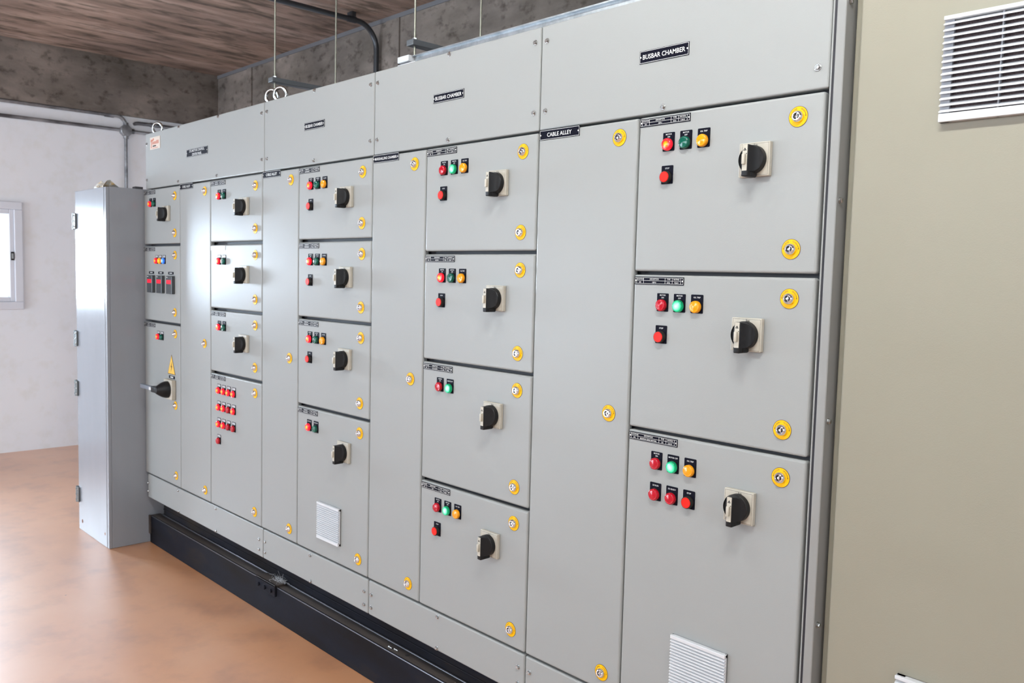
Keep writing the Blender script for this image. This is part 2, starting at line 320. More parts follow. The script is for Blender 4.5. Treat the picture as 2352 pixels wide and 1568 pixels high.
# ------------------------------------------------------------------ shared switchgear pieces (local origin on the door face, -y is outwards)
def mesh_once(fn):
    cache = {}
    def g(*a):
        if a not in cache: cache[a] = fn(*a)
        return cache[a]
    return g
def rrect(w, h, rd, n=3):
    out = []
    for (cx, cz, a0) in ((w/2-rd, h/2-rd, 0), (-w/2+rd, h/2-rd, 90), (-w/2+rd, -h/2+rd, 180), (w/2-rd, -h/2+rd, 270)):
        for k in range(n+1):
            a = math.radians(a0+90*k/n); out.append((cx+rd*math.cos(a), cz+rd*math.sin(a)))
    return out
@mesh_once
def legend_mesh(text, style):
    mb = MB(); mb.prism(rrect(0.034, 0.0445, 0.002), -0.0012, 0.0, plateblk)
    if style == 'black':
        L = text.split('/', 0) if '|' not in text else text.split('|')
        if len(L) == 1: mb.text(L[0], 0, 0.0155, -0.0014, 0.0036, white, 0.027)
        else:
            mb.text(L[0], 0, 0.0178, -0.0014, 0.0034, white, 0.027); mb.text(L[1], 0, 0.0118, -0.0014, 0.0034, white, 0.027)
    else:
        t = white if style == 'white' else greytag
        mb.rect(-0.0135, 0.0135, 0.0105, 0.0200, -0.0014, t); mb.rect(-0.010, 0.010, 0.0165, 0.0175, -0.0016, plateblk); mb.rect(-0.008, 0.007, 0.0130, 0.0140, -0.0016, plateblk)
    return mb.mesh('legend_plate')
@mesh_once
def lens_mesh(mat):
    mb = MB(); mb.lathe([(0.0154, 0.0), (0.0154, 0.003)], 24, (0,0,0), '-y', collar)
    mb.lathe([(0.0146, 0.003), (0.0146, 0.0080), (0.0142, 0.0100), (0.0131, 0.0114), (0.0118, 0.0119), (0.0110, 0.0115), (0.0104, 0.0115), (0.006, 0.0127), (0.0, 0.0132)], 24, (0,0,0), '-y', mat)
    return mb.mesh('indicator_lens')
@mesh_once
def button_mesh():
    mb = MB(); mb.lathe([(0.0148, 0.0), (0.0148, 0.0108), (0.0142, 0.0118), (0.0130, 0.0118), (0.0128, 0.0105)], 24, (0,0,0), '-y', collar, cap=False)
    mb.lathe([(0.0127, 0.010), (0.0127, 0.0128), (0.0120, 0.0136), (0.0, 0.0134)], 24, (0,0,0), '-y', redcap)
    return mb.mesh('push_button')
@mesh_once
def ring_mesh(text):
    mb = MB(); mb.lathe([(0.0222, 0.0), (0.0222, 0.0008), (0.0213, 0.00081)], 36, (0,0,0), '-y', brown, cap=False)
    mb.lathe([(0.0213, 0.0008), (0.0, 0.00082)], 36, (0,0,0), '-y', yellow, smooth=False, cap=False)
    chars = [c for c in text]; span = 105.0
    for k, ch in enumerate(chars):
        if ch == ' ': continue
        a = math.radians(90 + span/2 - span*k/(len(chars)-1)); rr = 0.0172
        mb.text(ch, rr*math.cos(a), rr*math.sin(a), -0.0010, 0.0031, brown, rot=a-math.pi/2)
    for sgn in (-1, 1):
        for k in range(4):
            a0 = math.radians(90 + sgn*(60+k*6.5)); a1 = math.radians(90 + sgn*(60+(k+1)*6.5)); w = 0.0005
            q = [(0.0174-w, a0), (0.0174+w, a0), (0.0174+w, a1), (0.0174-w, a1)]
            mb.add([(p*math.cos(a), -0.0010, p*math.sin(a)) for p, a in q], [[0,1,2,3]], brown)
        a0 = math.radians(90 + sgn*84); a1 = math.radians(90 + sgn*94)
        mb.add([(0.0159*math.cos(a0), -0.0010, 0.0159*math.sin(a0)), (0.0189*math.cos(a0), -0.0010, 0.0189*math.sin(a0)), (0.0174*math.cos(a1), -0.0010, 0.0174*math.sin(a1))], [[0,1,2]], brown)
    return mb.mesh('lock_label')
@mesh_once
def barrel_mesh():
    mb = MB(); mb.lathe([(0.0128, 0.0), (0.0128, 0.003), (0.0120, 0.0065), (0.0102, 0.0095), (0.0086, 0.0108), (0.0074, 0.0108), (0.0066, 0.0096), (0.0060, 0.0060)], 24, (0,0,0), '-y', chrome, cap=False)
    mb.lathe([(0.0061, 0.0060), (0.0, 0.0060)], 20, (0,0,0), '-y', hole, cap=False)
    mb.lathe([(0.0030, 0.0060), (0.0030, 0.0088), (0.0, 0.0092)], 12, (0,0,0), '-y', chrome, cap=False)
    mb.prism([(-0.0012, -0.0060), (0.0012, -0.0060), (0.0012, 0.0060), (-0.0012, 0.0060)], -0.0064, -0.0060, chrome)
    return mb.mesh('lock_barrel')
@mesh_once
def bolt_mesh():
    mb = MB(); mb.lathe([(0.0078, 0.0), (0.0078, 0.0012), (0.0072, 0.0016)], 16, (0,0,0), '-y', zinc)
    mb.lathe([(0.0058, 0.0014), (0.0058, 0.0050), (0.0048, 0.0060), (0.0030, 0.0060), (0.0024, 0.0050), (0.0, 0.0050)], 6, (0,0,0), '-y', zinc, smooth=False)
    return mb.mesh('bolt')
@mesh_once
def switch_plate_mesh():
    mb = MB(); mb.box(-0.038, 0.038, -0.0125, 0.0, -0.0375, 0.0375, cream, 0.0018, 2)
    g = MB; y = -0.0128
    mb.outline(-0.0352, 0.0352, -0.0350, 0.0350, 0.0004, y, plateblk)
    mb.rect(-0.0012, -0.0002, 0.0275, 0.0345, y-0.0001, plateblk); mb.text('ON', 0.0042, 0.0312, y-0.0001, 0.0032, plateblk)
    mb.text('SIEMENS', -0.0225, -0.0322, y-0.0001, 0.0034, plateblk, 0.019)
    mb.rect(-0.0345, -0.0305, -0.0035, -0.0027, y-0.0001, plateblk); mb.text('OFF', -0.0322, -0.008, y-0.0001, 0.0026, plateblk, 0.005)
    return mb.mesh('switch_plate')
@mesh_once
def switch_handle_mesh():
    mb = MB(); y0 = 0.0126
    mb.lathe([(0.0312, y0), (0.0312, y0+0.013), (0.0300, y0+0.0145)], 36, (0,0,-0.001), '-y', knobblk, cap=False)
    def hgt(x): return 0.0245 + 0.0245*max(0.0, min(1.0, 1-(abs(x)-0.0075)/0.0225))**2.1
    xs = [0.0300*math.sin(math.pi/2*(k/12-1)) for k in range(25)]; V = []; F = []
    for x in xs:
        zz = math.sqrt(max(0.0, 0.0300**2-x*x)); h = hgt(x)
        V += [(x, -y0, -zz-0.001), (x, -h, -zz-0.001), (x, -h, zz-0.001), (x, -y0, zz-0.001)]
    for k in range(24):
        a = k*4; b = a+4
        for q in range(3): F.append([a+q, a+q+1, b+q+1, b+q])
    mb.add(V, F, knobblk, True)
    mb.box(-0.0082, 0.0082, -0.0500, -y0, -0.0405, 0.0265, knobblk, 0.0025, 3)
    mb.box(-0.0100, 0.0100, -0.038, -y0, -0.0395, 0.0, knobblk, 0.003, 3)
    mb.prism(rrect(0.0118, 0.0565, 0.0008, 2), -0.0508, -0.0495, cream)
    mb.prism([(-0.0040, 0.0150), (0.0040, 0.0150), (0.0, 0.0212)], -0.0510, -0.0507, plateblk)
    mb.lathe([(0.0010, 0.0), (0.0, 0.0001)], 8, (0, -0.0511, 0.0168), '-y', cream, cap=False)
    mb.box(-0.0046, 0.0030, -0.0570, -0.0505, -0.0150, 0.0080, cream, 0.0018, 2)
    mb.lathe([(0.0012, 0.0), (0.0, 0.0001)], 8, (0.0042, -0.0510, 0.0085), '-y', hole, cap=False)
    return mb.mesh('switch_handle')

def doorplate_text(mb, w, h, lines, hh):
    mb.box(-w/2, w/2, -0.0014, 0.0, -h/2, h/2, plateblk, 0.0)
    mb.outline(-w/2+0.0012, w/2-0.0012, -h/2+0.0012, h/2-0.0012, 0.0009, -0.0016, white)
    for k, t in enumerate(lines):
        z = ((len(lines)-1)/2-k)*hh*1.55; mb.text(t, 0, z, -0.0017, hh, white, w*0.86)
    for sx in (-1, 1): mb.lathe([(0.0021, 0.0014), (0.0021, 0.0024), (0.0012, 0.0030), (0.0, 0.0030)], 8, (sx*(w/2-0.0042), 0, 0), '-y', white)
def sign(parent, x, z, w, h, lines, hh, y=0.0):
    mb = MB(); doorplate_text(mb, w, h, lines, hh); return mb.build('nameplate', parent, (x, y-0.0002, z))
def feeder_plate(parent, x, z, row, glare_white=False):
    w, h = 0.149, 0.0195; mb = MB()
    if glare_white:
        mb.box(-w/2, w/2, -0.0014, 0.0, -h/2, h/2, white)  # glare on the plate painted in as plain white
    else:
        mb.box(-w/2, w/2, -0.0014, 0.0, -h/2, h/2, plateblk)
        mb.outline(-w/2+0.0016, w/2-0.0016, -h/2+0.0022, h/2-0.0022, 0.0007, -0.0016, white)
        y = -0.0016; e = [0.045, 0.19, 0.63, 0.775, 0.94]
        for t in e: mb.rect(-w/2+t*w-0.00045, -w/2+t*w+0.00045, -h/2+0.0024, h/2-0.0024, y, white)
        mb.rect(-w/2+e[0]*w, -w/2+e[4]*w, -0.00035, 0.00035, y, white)
        heads = ('LOCATION', 'DESCRIPTION', 'TYPE', 'RATING'); tw = (0.0195, 0.027, 0.0125, 0.0175)
        for k in range(4):
            cx = -w/2 + (e[k]+e[k+1])/2*w
            mb.text(heads[k], cx, 0.0040, y-0.0001, 0.0033, white, tw[k])
            t = row[k]
            if t is None:      # lettering too small in the photograph to read: plain strokes
                ln = (e[k+1]-e[k])*w*0.5
                nn = max(2, int(ln/0.005))
                for q in range(nn):
                    a = cx-ln/2+q*ln/nn; mb.rect(a, a+ln/nn*0.72, -0.0052, -0.0030, y-0.0001, white)
            else: mb.text(t, cx, -0.0041, y-0.0001, 0.0033, white, (e[k+1]-e[k])*w*0.84)
    for sx in (-1, 1): mb.lathe([(0.0020, 0.0014), (0.0020, 0.0022), (0.0012, 0.0028), (0.0, 0.0028)], 8, (sx*(w/2-0.0038), 0, 0), '-y', white)
    return mb.build('nameplate', parent, (x, -0.0002, z))
def lock(parent, x, z, text):
    put('lock_label', ring_mesh(text), parent, (x, -0.0001, z)); put('lock_barrel', barrel_mesh(), parent, (x, -0.0009, z))
CO, OC = 'CLOSE - OPEN', 'OPEN - CLOSE'
def lamp(parent, x, z, text, mat, style='black'):
    put('legend_plate', legend_mesh(text, style), parent, (x, -0.0001, z)); put('indicator_lens', lens_mesh(mat), parent, (x, -0.0012, z-0.0070))
def stop(parent, x, z):
    put('legend_plate', legend_mesh('STOP', 'black'), parent, (x, -0.0001, z)); put('push_button', button_mesh(), parent, (x, -0.0012, z-0.0060))
def switch(parent, x, z, tilt=0.0):
    put('switch_plate', switch_plate_mesh(), parent, (x, -0.0001, z)); put('switch_handle', switch_handle_mesh(), parent, (x, 0.0, z))
def bolt(parent, x, z, y): put('bolt', bolt_mesh(), parent, (x, y, z))

# ------------------------------------------------------------------ the switchgear row
CX = [-4.656, -4.193, -3.846, -3.346, -3.046, -2.540, -2.235, -1.725, -1.371, -0.880]
ZT, ZB, ZTOP, ZK = 1.893, 0.392, 2.183, 0.257
def door(parent, c, z0, z1):
    x0, x1 = CX[c-1]+0.0022, CX[c]-0.0022; cx = (x0+x1)/2
    mb = MB(); mb.box(x0-cx, x1-cx, 0.0, 0.022, 0.0, z1-z0, coat, 0.0055, 3)
    return mb.build('door', parent, (cx, 0.0, z0))
def section(name, x0, x1, label):
    t = thing(name, ((x0+x1)/2, 0.25, ZK), label, 'switchgear cabinet', 'row of switchgear sections on the steel channel')
    mb = MB(); mb.box(x0+0.001, x1-0.001, 0.032, 0.52, ZK+0.004, ZTOP-0.006, darkgrey); cx = (x0+x1)/2;  # dark colour stands for gasket and shadow seen between the doors
    o = mb.build('carcass', t); o['label'] = 'inner frame behind the doors, darkened for gasket and shadow in the gaps'
    mb = MB(); w = x1-x0; mb.box(-w/2+0.002, w/2-0.002, 0.0035, 0.032, 0.0, ZTOP-ZT-0.006, coat, 0.004, 3); cover = mb.build('busbar_cover', t, (cx, 0.0, ZT+0.006))
    mb = MB(); mb.box(-w/2+0.002, w/2-0.002, 0.0035, 0.032, 0.0, ZB-ZK-0.008, coat, 0.005, 3); kick = mb.build('kick_plate', t, (cx, 0.0, ZK))
    return t, cover, kick
XA, XB, XC, XD, XE = -4.640, -3.337, -2.538, -1.727, -0.876
A, coverA, kickA = section('switchgear_cabinet', XA, XB, 'farthest light grey switchgear section with three meters and a red lamp grid')
B, coverB, kickB = section('switchgear_cabinet', XB, XC, 'light grey switchgear section with a small white vent, left of the MARSHALLING CHAMBER door')
Cs, coverC, kickC = section('switchgear_cabinet', XC, XD, 'light grey switchgear section with the MARSHALLING CHAMBER door and four feeder doors')
D, coverD, kickD = section('switchgear_cabinet', XD, XE, 'nearest light grey switchgear section with three large feeder doors beside the beige cabinet')

def alley(parent, c, text):
    dd = door(parent, c, ZB, ZT-0.001); x = CX[c]-0.061
    sign(dd, CX[c-1]+0.081, 1.883, 0.149, 0.027, [text], 0.0108 if len(text) < 13 else 0.0088)
    lock(dd, x, 1.850, CO); lock(dd, x-0.005, 1.140, OC); lock(dd, x, 0.440, OC)
    return dd
def feeder(parent, c, z0, z1, row, lamps, stopbtn=True, sw=True, glare_white=False, style='black', lx=0.094, locks=(1, 1), second=None):
    dd = door(parent, c, z0, z1); zl = z1-0.067; x0 = CX[c-1]
    feeder_plate(dd, x0+0.080, z1-0.0145, row, glare_white)
    for k, (t, mt) in enumerate(lamps): lamp(dd, x0+lx+0.05*k, zl, t, mt, style)
    if second:
        for k, (t, mt) in enumerate(second):
            if mt == 'stop': stop(dd, x0+lx+0.05*k, zl-0.078)
            else: lamp(dd, x0+lx+0.05*k, zl-0.078, t, mt, style)
    elif stopbtn: stop(dd, x0+lx-0.001, zl-0.079)
    if sw: switch(dd, CX[c]-0.117-0.038, zl-0.063)
    if locks[0]: lock(dd, CX[c]-0.060, z1-0.046, CO)
    if locks[1]: lock(dd, CX[c]-0.062, z0+0.052, OC)
    return dd
ON, OFF, TRIP = 'MOTOR|ON', 'MOTOR|OFF', 'O/L TRIP'
run3 = [(ON, red_on), (OFF, green_off), (TRIP, amber_off)]; idle3 = [(ON, red_off), (OFF, green_on), (TRIP, amber_off)]
# --- nearest section
alley(D, 8, 'CABLE ALLEY')
feeder(D, 9, 1.512, ZT-0.001, ('5F1', 'CEP-1', 'DOL', '7.5kW'), run3)
feeder(D, 9, 1.117, 1.503, ('5F2', 'CEP-2', 'DOL', '7.5kW'), idle3)
feeder(D, 9, ZB, 1.109, ('5F3', 'BEARING GEAR MOTOR', 'S/S', '5.5kW'), [(ON, red_off), ('MOTOR OFF', green_on), (TRIP, amber_off)],
       second=[('S/S RUN', red_off), ('S/S READY', red_off), ('STOP', 'stop')])
# --- marshalling section
alley(Cs, 6, 'MARSHALLING CHAMBER')
feeder(Cs, 7, 1.565, ZT-0.001, ('4F1', 'ACOP-1', 'DOL', '3.7kW'), idle3)
feeder(Cs, 7, 1.216, 1.555, ('4F2', 'ACOP-2', 'DOL', '3.7kW'), run3)
feeder(Cs, 7, 0.822, 1.206, ('4F3', 'OIL HEATER', 'DOL', None), [('HEATER|ON', red_off), ('HEATER OFF', green_on)], stopbtn=False)
feeder(Cs, 7, ZB, 0.812, ('4F4', 'JOP', 'DOL', None), idle3)
# --- vented section
alley(B, 4, 'CABLE ALLEY')
feeder(B, 5, 1.614, ZT-0.001, ('3F1', None, 'DOL', None), run3)
feeder(B, 5, 1.314, 1.603, ('3F2', None, 'DOL', None), run3)
feeder(B, 5, 0.968, 1.303, ('3F3', None, 'DOL', None), run3)
feeder(B, 5, ZB, 0.957, ('3F4', None, 'DOL', None), [('MOTOR ON', red_on), ('MOTOR OFF', green_off)], stopbtn=False)
# --- far section
alley(A, 2, 'CABLE ALLEY')
feeder(A, 3, 1.614, ZT-0.001, ('2F1', None, None, None), [('ON', red_on), ('OFF', green_off)], stopbtn=False)
feeder(A, 3, 1.313, 1.600, ('2F2', None, None, None), [('ON', red_on), ('OFF', green_off)], stopbtn=False, glare_white=True, style='white')  # nameplate coloured white for its glare
feeder(A, 3, 1.021, 1.301, ('2F3', None, None, None), [('ON', red_on), ('OFF', green_off)], stopbtn=False)
dg = feeder(A, 3, ZB, 1.009, ('2F4', None, None, None), [], stopbtn=False, sw=False)
grid = ['1111', '1101', '1100', '0']
for rrow, s in enumerate(grid):
    for k, ch in enumerate(s): lamp(dg, CX[2]+0.091+0.05*k, 0.943-0.078*rrow, '', red_on if ch == '1' else red_off, 'grey')
feeder(A, 1, 1.612, ZT-0.001, ('1F1', None, None, None), [('ON', red_on), ('OFF', green_off)], stopbtn=False)
dm = door(A, 1, 1.216, 1.600); feeder_plate(dm, CX[0]+0.072, 1.585, ('1F2', None, None, None))
for k, mt in enumerate((red_on, amber_on, blue_on)): lamp(dm, CX[0]+0.173+0.048*k, 1.532, 'R|', mt, 'grey')
lock(dm, CX[1]-0.060, 1.554, CO); lock(dm, CX[1]-0.064, 1.270, OC)
for k, x in enumerate((-4.545, -4.420, -4.292)):
    mb = MB(); mb.prism(rrect(0.066, 0.0125, 0.001, 1), -0.0012, 0, plateblk); mb.rect(-0.017, 0.017, -0.0018, 0.0018, -0.0014, white); mb.build('meter_tag', dm, (x-0.012, -0.0001, 1.464))
    mb = MB(); mb.box(-0.035, 0.035, -0.017, 0.0, -0.045, 0.045, meterm, 0.002, 2); mb.rect(-0.030, -0.012, 0.036, 0.039, -0.0172, greytag); mb.build('panel_meter', dm, (x, -0.0001, 1.4055))
    mb = MB()
    mb.box(-0.026, 0.026, -0.0182, -0.0168, -0.0095, 0.0095, redled, 0.0008, 1); mb.build('meter_display', dm, (x+0.0, 0.0, 1.420))
dl = door(A, 1, ZB, 1.204); feeder_plate(dl, CX[0]+0.070, 1.190, ('1F3', None, None, None))
for k, mt in enumerate((red_on, green_off)): lamp(dl, CX[0]+0.190+0.048*k, 1.142, 'ON|', mt, 'grey')
lock(dl, CX[1]-0.061, 1.162, CO); lock(dl, CX[1]-0.061, 0.802, OC); lock(dl, CX[1]-0.055, 0.446, OC)
mb = MB(); mb.prism([(-0.047, 0), (0.047, 0), (0.0, 0.099)], -0.0012, 0, brown); mb.prism([(-0.043, 0.003), (0.043, 0.003), (0.0, 0.094)], -0.0016, -0.0010, trisign)
mb.prism([(0.006, 0.066), (-0.009, 0.036), (-0.001, 0.036), (-0.006, 0.012), (0.010, 0.042), (0.002, 0.042)], -0.0019, -0.0015, brown)
mb.build('warning_sign', dl, (-4.301, -0.0001, 0.955))
mb = MB(); mb.prism(rrect(0.072, 0.014, 0.001, 1), -0.0012, 0, plateblk); mb.rect(-0.018, 0.018, -0.0035, 0.0035, -0.0014, white); mb.build('nameplate', dl, (-4.297, -0.0001, 0.941))
mb = MB(); mb.box(-0.050, 0.050, -0.022, 0.0, -0.050, 0.050, cream, 0.003, 2); mb.build('switch_plate', dl, (-4.300, -0.0001, 0.880))
mb = MB(); mb.lathe([(0.042, 0.022), (0.042, 0.034), (0.036, 0.052), (0.024, 0.072), (0.016, 0.082), (0.0, 0.084)], 28, (0,0,0), '-y', knobblk)
mb.box(-0.060, 0.010, -0.084, -0.052, -0.015, 0.015, knobblk, 0.004, 3); mb.build('switch_handle', dl, (-4.300, 0.0, 0.880))
mb = MB(); mb.box(-0.215, -0.056, -0.080, -0.060, -0.011, 0.011, leverm, 0.003, 2); mb.box(-0.090, -0.058, -0.0815, -0.0795, -0.007, 0.007, white, 0.0, 1); mb.build('lever', dl, (-4.300, 0.0, 0.880))

# signs, sticker, bolts and lifting eyes on the busbar covers
yc = 0.0033
sign(coverD, -1.304, 2.040, 0.147, 0.031, ['BUSBAR CHAMBER'], 0.0112, yc); sign(coverC, -2.131, 2.047, 0.150, 0.028, ['BUSBAR CHAMBER'], 0.0112, yc)
sign(coverB, -2.937, 2.046, 0.146, 0.029, ['BUSBAR CHAMBER'], 0.0112, yc); sign(coverA, -3.998, 2.038, 0.233, 0.036, ['STG MOTOR CONTROL', 'CENTER PANEL'], 0.0108, yc)
mb = MB(); mb.box(-0.067, 0.067, -0.001, 0.0, -0.031, 0.031, stick); y = -0.0012
mb.outline(-0.066, 0.066, -0.030, 0.030, 0.002, y, cream)
mb.prism([(-0.052, -0.024), (-0.043, -0.024), (-0.040, 0.016), (-0.050, 0.016)], y, y+0.0002, orange)
mb.prism([(-0.058, 0.008), (-0.030, 0.010), (-0.012, 0.018), (-0.020, 0.026), (-0.040, 0.018), (-0.052, 0.022)], y-0.0002, y+0.0002, orange)
for k in range(5): mb.rect(-0.034+0.017*k, -0.034+0.017*k+0.013, -0.006, 0.008 if k < 3 else 0.012, y, orange)
mb.rect(-0.030, 0.014, -0.018, -0.012, y, plateblk); mb.rect(-0.034, 0.040, -0.026, -0.023, y, orange)
mb.build('maker_sticker', coverA, (-4.507, yc-0.0002, 2.127))
yb = 0.0036
for o, pts in ((coverD, [(-1.704, 2.140), (-1.704, 1.950), (-1.302, 1.911), (-1.302, 2.176), (-0.903, 1.944), (-0.903, 2.140)]),
               (coverC, [(-2.517, 2.143), (-2.517, 1.950), (-1.750, 2.143), (-1.750, 1.950), (-2.130, 2.176), (-2.130, 1.913)]),
               (coverB, [(-3.313, 2.141), (-3.313, 1.950), (-2.560, 2.143), (-2.560, 1.950), (-2.937, 2.176), (-2.940, 1.913)]),
               (coverA, [(-3.358, 2.140), (-3.358, 1.950), (-4.207, 2.174), (-3.770, 2.174), (-4.217, 1.913), (-3.787, 1.913), (-4.618, 2.130), (-4.618, 1.945)]),
               (kickA, [(-4.234, 0.373), (-3.800, 0.373), (-4.226, 0.267), (-3.797, 0.267), (-3.372, 0.331), (-3.372, 0.287), (-4.630, 0.335), (-4.630, 0.290)]),
               (kickB, [(-3.318, 0.333), (-3.318, 0.287), (-2.944, 0.370), (-2.941, 0.266), (-2.563, 0.335), (-2.563, 0.286)]),
               (kickC, [(-2.518, 0.335), (-2.518, 0.287), (-2.138, 0.371), (-2.139, 0.266), (-1.755, 0.339), (-1.755, 0.289)]),
               (kickD, [(-1.708, 0.339), (-1.708, 0.289), (-1.300, 0.371)])):
    for (x, z) in pts: bolt(o, x, z, yb)
def eye_mesh():
    mb = MB(); mb.tube([(0.027*math.cos(a), 0, 0.040+0.027*math.sin(a)) for a in [2*math.pi*k/28 for k in range(28)]], 0.0070, zinc, 10, True)
    mb.lathe([(0.016, 0.0), (0.016, 0.006), (0.010, 0.010), (0.009, 0.018)], 16, (0,0,0), 'z', zinc); return mb.mesh('lifting_eye')
em = eye_mesh()
for pa, ex in ((A, -4.595), (A, -3.362), (B, -3.290)):
    o = put('lifting_eye', em, pa, (ex, 0.05, ZTOP-0.006)); o.rotation_euler = (0, 0, math.radians(35))
# end frame of the nearest section with gasket and bolts
mb = MB(); mb.box(-0.876, -0.8715, 0.004, 0.03, ZK, 2.30, coat, 0.001, 1); mb.build('frame_lip', D)
mb = MB(); mb.box(-0.8712, -0.8662, 0.003, 0.03, ZK+0.003, 2.30, rubber); mb.build('gasket', D)
post = MB(); post.box(-0.8658, -0.8455, 0.0, 0.50, ZK+0.003, 2.30, postgrey, 0.0025, 3); post = post.build('end_post', D)
bx = MB(); bx.lathe([(0.0070, 0.0), (0.0070, 0.0015)], 14, (0,0,0), 'x', zinc); bx.lathe([(0.0058, 0.0014), (0.0058, 0.0055), (0.0046, 0.0066), (0.0, 0.0066)], 6, (0,0,0), 'x', zinc, smooth=False); bxm = bx.mesh('bolt')
for z in (2.07, 1.665, 1.20, 0.755, 0.35): put('bolt', bxm, post, (-0.8455, 0.015, z))

# ------------------------------------------------------------------ vents (frame + one object per slat)
def vent(parent, x0, z0, w, h, y, nsl, cap_t, cap_b, big):
    dep = 0.013 if not big else 0.016
    cx, cz = x0+w/2, z0; mb = MB()
    mb.box(-w/2, w/2, -0.002, 0.0, 0.0, h, ventgrey if not big else filterm)
    mb.box(-w/2, w/2, -dep, 0.0, h-cap_t, h, ventw, 0.0012, 2); mb.box(-w/2, w/2, -dep, 0.0, 0.0, cap_b, ventw, 0.0012, 2)
    side = 0.003 if not big else 0.017
    for sgn in (-1, 1): mb.box(min(sgn*w/2, sgn*(w/2-side)), max(sgn*w/2, sgn*(w/2-side)), -dep*0.55, 0.0, 0.0, h, ventw if not big else ventgrey)
    if big:
        for k in (0,): mb.box(k*w*0.23-0.0012, k*w*0.23+0.0012, -dep*0.7, 0.0, 0.0, h, ventgrey)
    g = mb.build('vent_grille', parent, (cx, y, cz))
    p = (h-cap_t-cap_b)/nsl; s = MB(); t = p*0.74 if not big else p*0.62
    prof = [(-dep, -t*0.62), (-dep, -t*0.30), (-dep*0.30, t*0.55), (-dep*0.30, t*0.20)]
    V = []
    for xx in (-w/2+0.0004, w/2-0.0004): V += [(xx, a, b) for a, b in prof]
    s.add(V, [[0,1,5,4],[1,2,6,5],[2,3,7,6],[3,0,4,7],[0,3,2,1],[4,5,6,7]], ventw); sm = s.mesh('slat')
    for k in range(nsl): put('slat', sm, g, (cx, y, cz+cap_b+p*(k+0.55)))
    return g
vent(B, -2.874, 0.463, 0.155, 0.142, -0.0002, 16, 0.009, 0.010, False)
vent(D, -1.207, 0.472, 0.155, 0.150, -0.0002, 17, 0.009, 0.010, False)

# ------------------------------------------------------------------ steel base channel under the row
t = thing('base_channel', (-2.7, 0.05, 0), 'long dark mill-steel base channel on the floor under the switchgear row', 'steel channel')
mb = MB(); mb.box(-4.655, -0.86, 0.020, 0.030, 0.0, 0.150, steel, 0.003, 2); mb.build('web', t)
mb = MB(); mb.box(-4.655, -0.86, 0.026, 0.076, 0.139, 0.1502, dusty, 0.002, 2); mb.tube([(-4.655, 0.0225, 0.1475), (-0.86, 0.0225, 0.1475)], 0.0030, edge_glint, 8); fl = mb.build('flange', t); fl['label'] = 'dusty brown top flange'
mb = MB(); mb.lathe([(0.0075, 0.0), (0.0, 0.0001)], 16, (0,0,0), 'z', hole, cap=False); mb.build('bolt_hole', fl, (-2.36, 0.050, 0.1504))
mb = MB(); mb.box(-4.60, -0.88, 0.074, 0.090, 0.150, 0.2568, steel); mb.tube([(-4.60, 0.070, 0.154), (-0.88, 0.070, 0.154)], 0.005, edge_glint, 10); mb.tube([(-4.60, 0.0745, 0.185), (-0.88, 0.0745, 0.185)], 0.004, steel, 8); mb.build('upper_web', t)
mb = MB(); mb.box(-3.418, -3.246, 0.011, 0.020, 0.108, 0.158, steel, 0.002, 1); mb.box(-3.418, -3.246, 0.011, 0.068, 0.1502, 0.158, dusty, 0.002, 1); sp = mb.build('splice_angle', t)
dbm = MB(); dbm.lathe([(0.0085, 0.0), (0.0085, 0.006), (0.006, 0.008), (0.0, 0.008)], 10, (0,0,0), '-y', steel); dbm = dbm.mesh('bolt')
for k in range(3): put('bolt', dbm, sp, (-3.388+0.055*k, 0.011, 0.128))
mb = MB(); mb.box(-4.657, -4.640, 0.012, 0.022, 0.05, 0.152, dusty, 0.002, 1); mb.build('end_plate', t)
mb = MB()
for k in range(70):
    p = Vector((-3.285+random.gauss(0, 0.022), 0.055+random.gauss(0, 0.008), 0.160)); q = [p]
    for j in range(3): p = p + Vector((random.gauss(0, 0.011), random.gauss(0, 0.005), random.gauss(0.002, 0.005))); p.z = max(p.z, 0.159); q.append(p)
    mb.tube(q, 0.0004, greytag, 3)
tag(mb.build('dust_fluff'), 'pale fluff of dust and cobweb on the splice angle', 'dust', None, 'stuff')
lsm = MB(); lsm.lathe([(0.0045, 0.0), (0.0045, 0.004), (0.003, 0.006), (0.0, 0.006)], 10, (0,0,0), 'z', zinc); lsm.lathe([(0.002, 0.0), (0.002, 0.014)], 8, (0.003,0,0.002), 'x', zinc); lsm = lsm.mesh('loose_screw')
tag(put('loose_screw', lsm, None, (-2.455, 0.040, 0.1506)), 'small loose zinc screw on channel flange, left one of two', 'screw', 'loose screws on the channel')
tag(put('loose_screw', lsm, None, (-2.425, 0.044, 0.1506)), 'small loose zinc screw on channel flange, right one beside the hole', 'screw', 'loose screws on the channel')

# ------------------------------------------------------------------ beige cabinet at the right
t = thing('control_cabinet', (-0.35, 0.29, 0), 'tall beige steel cabinet with white louvred vents at the right edge', 'cabinet')
mb = MB(); mb.box(-0.8425, 0.16, 0.040, 0.54, 0.0, 2.45, beige, 0.003, 2); mb.build('carcass', t)
mb = MB(); mb.box(-0.823, 0.14, 0.020, 0.0395, 0.10, 2.42, beige, 0.004, 3); mb.build('door', t)
vent(t, -0.6545, 1.803, 0.204, 0.197, 0.0198, 15, 0.0075, 0.0155, True)
vent(t, -0.672, 0.512, 0.204, 0.197, 0.0198, 15, 0.0075, 0.0155, True)

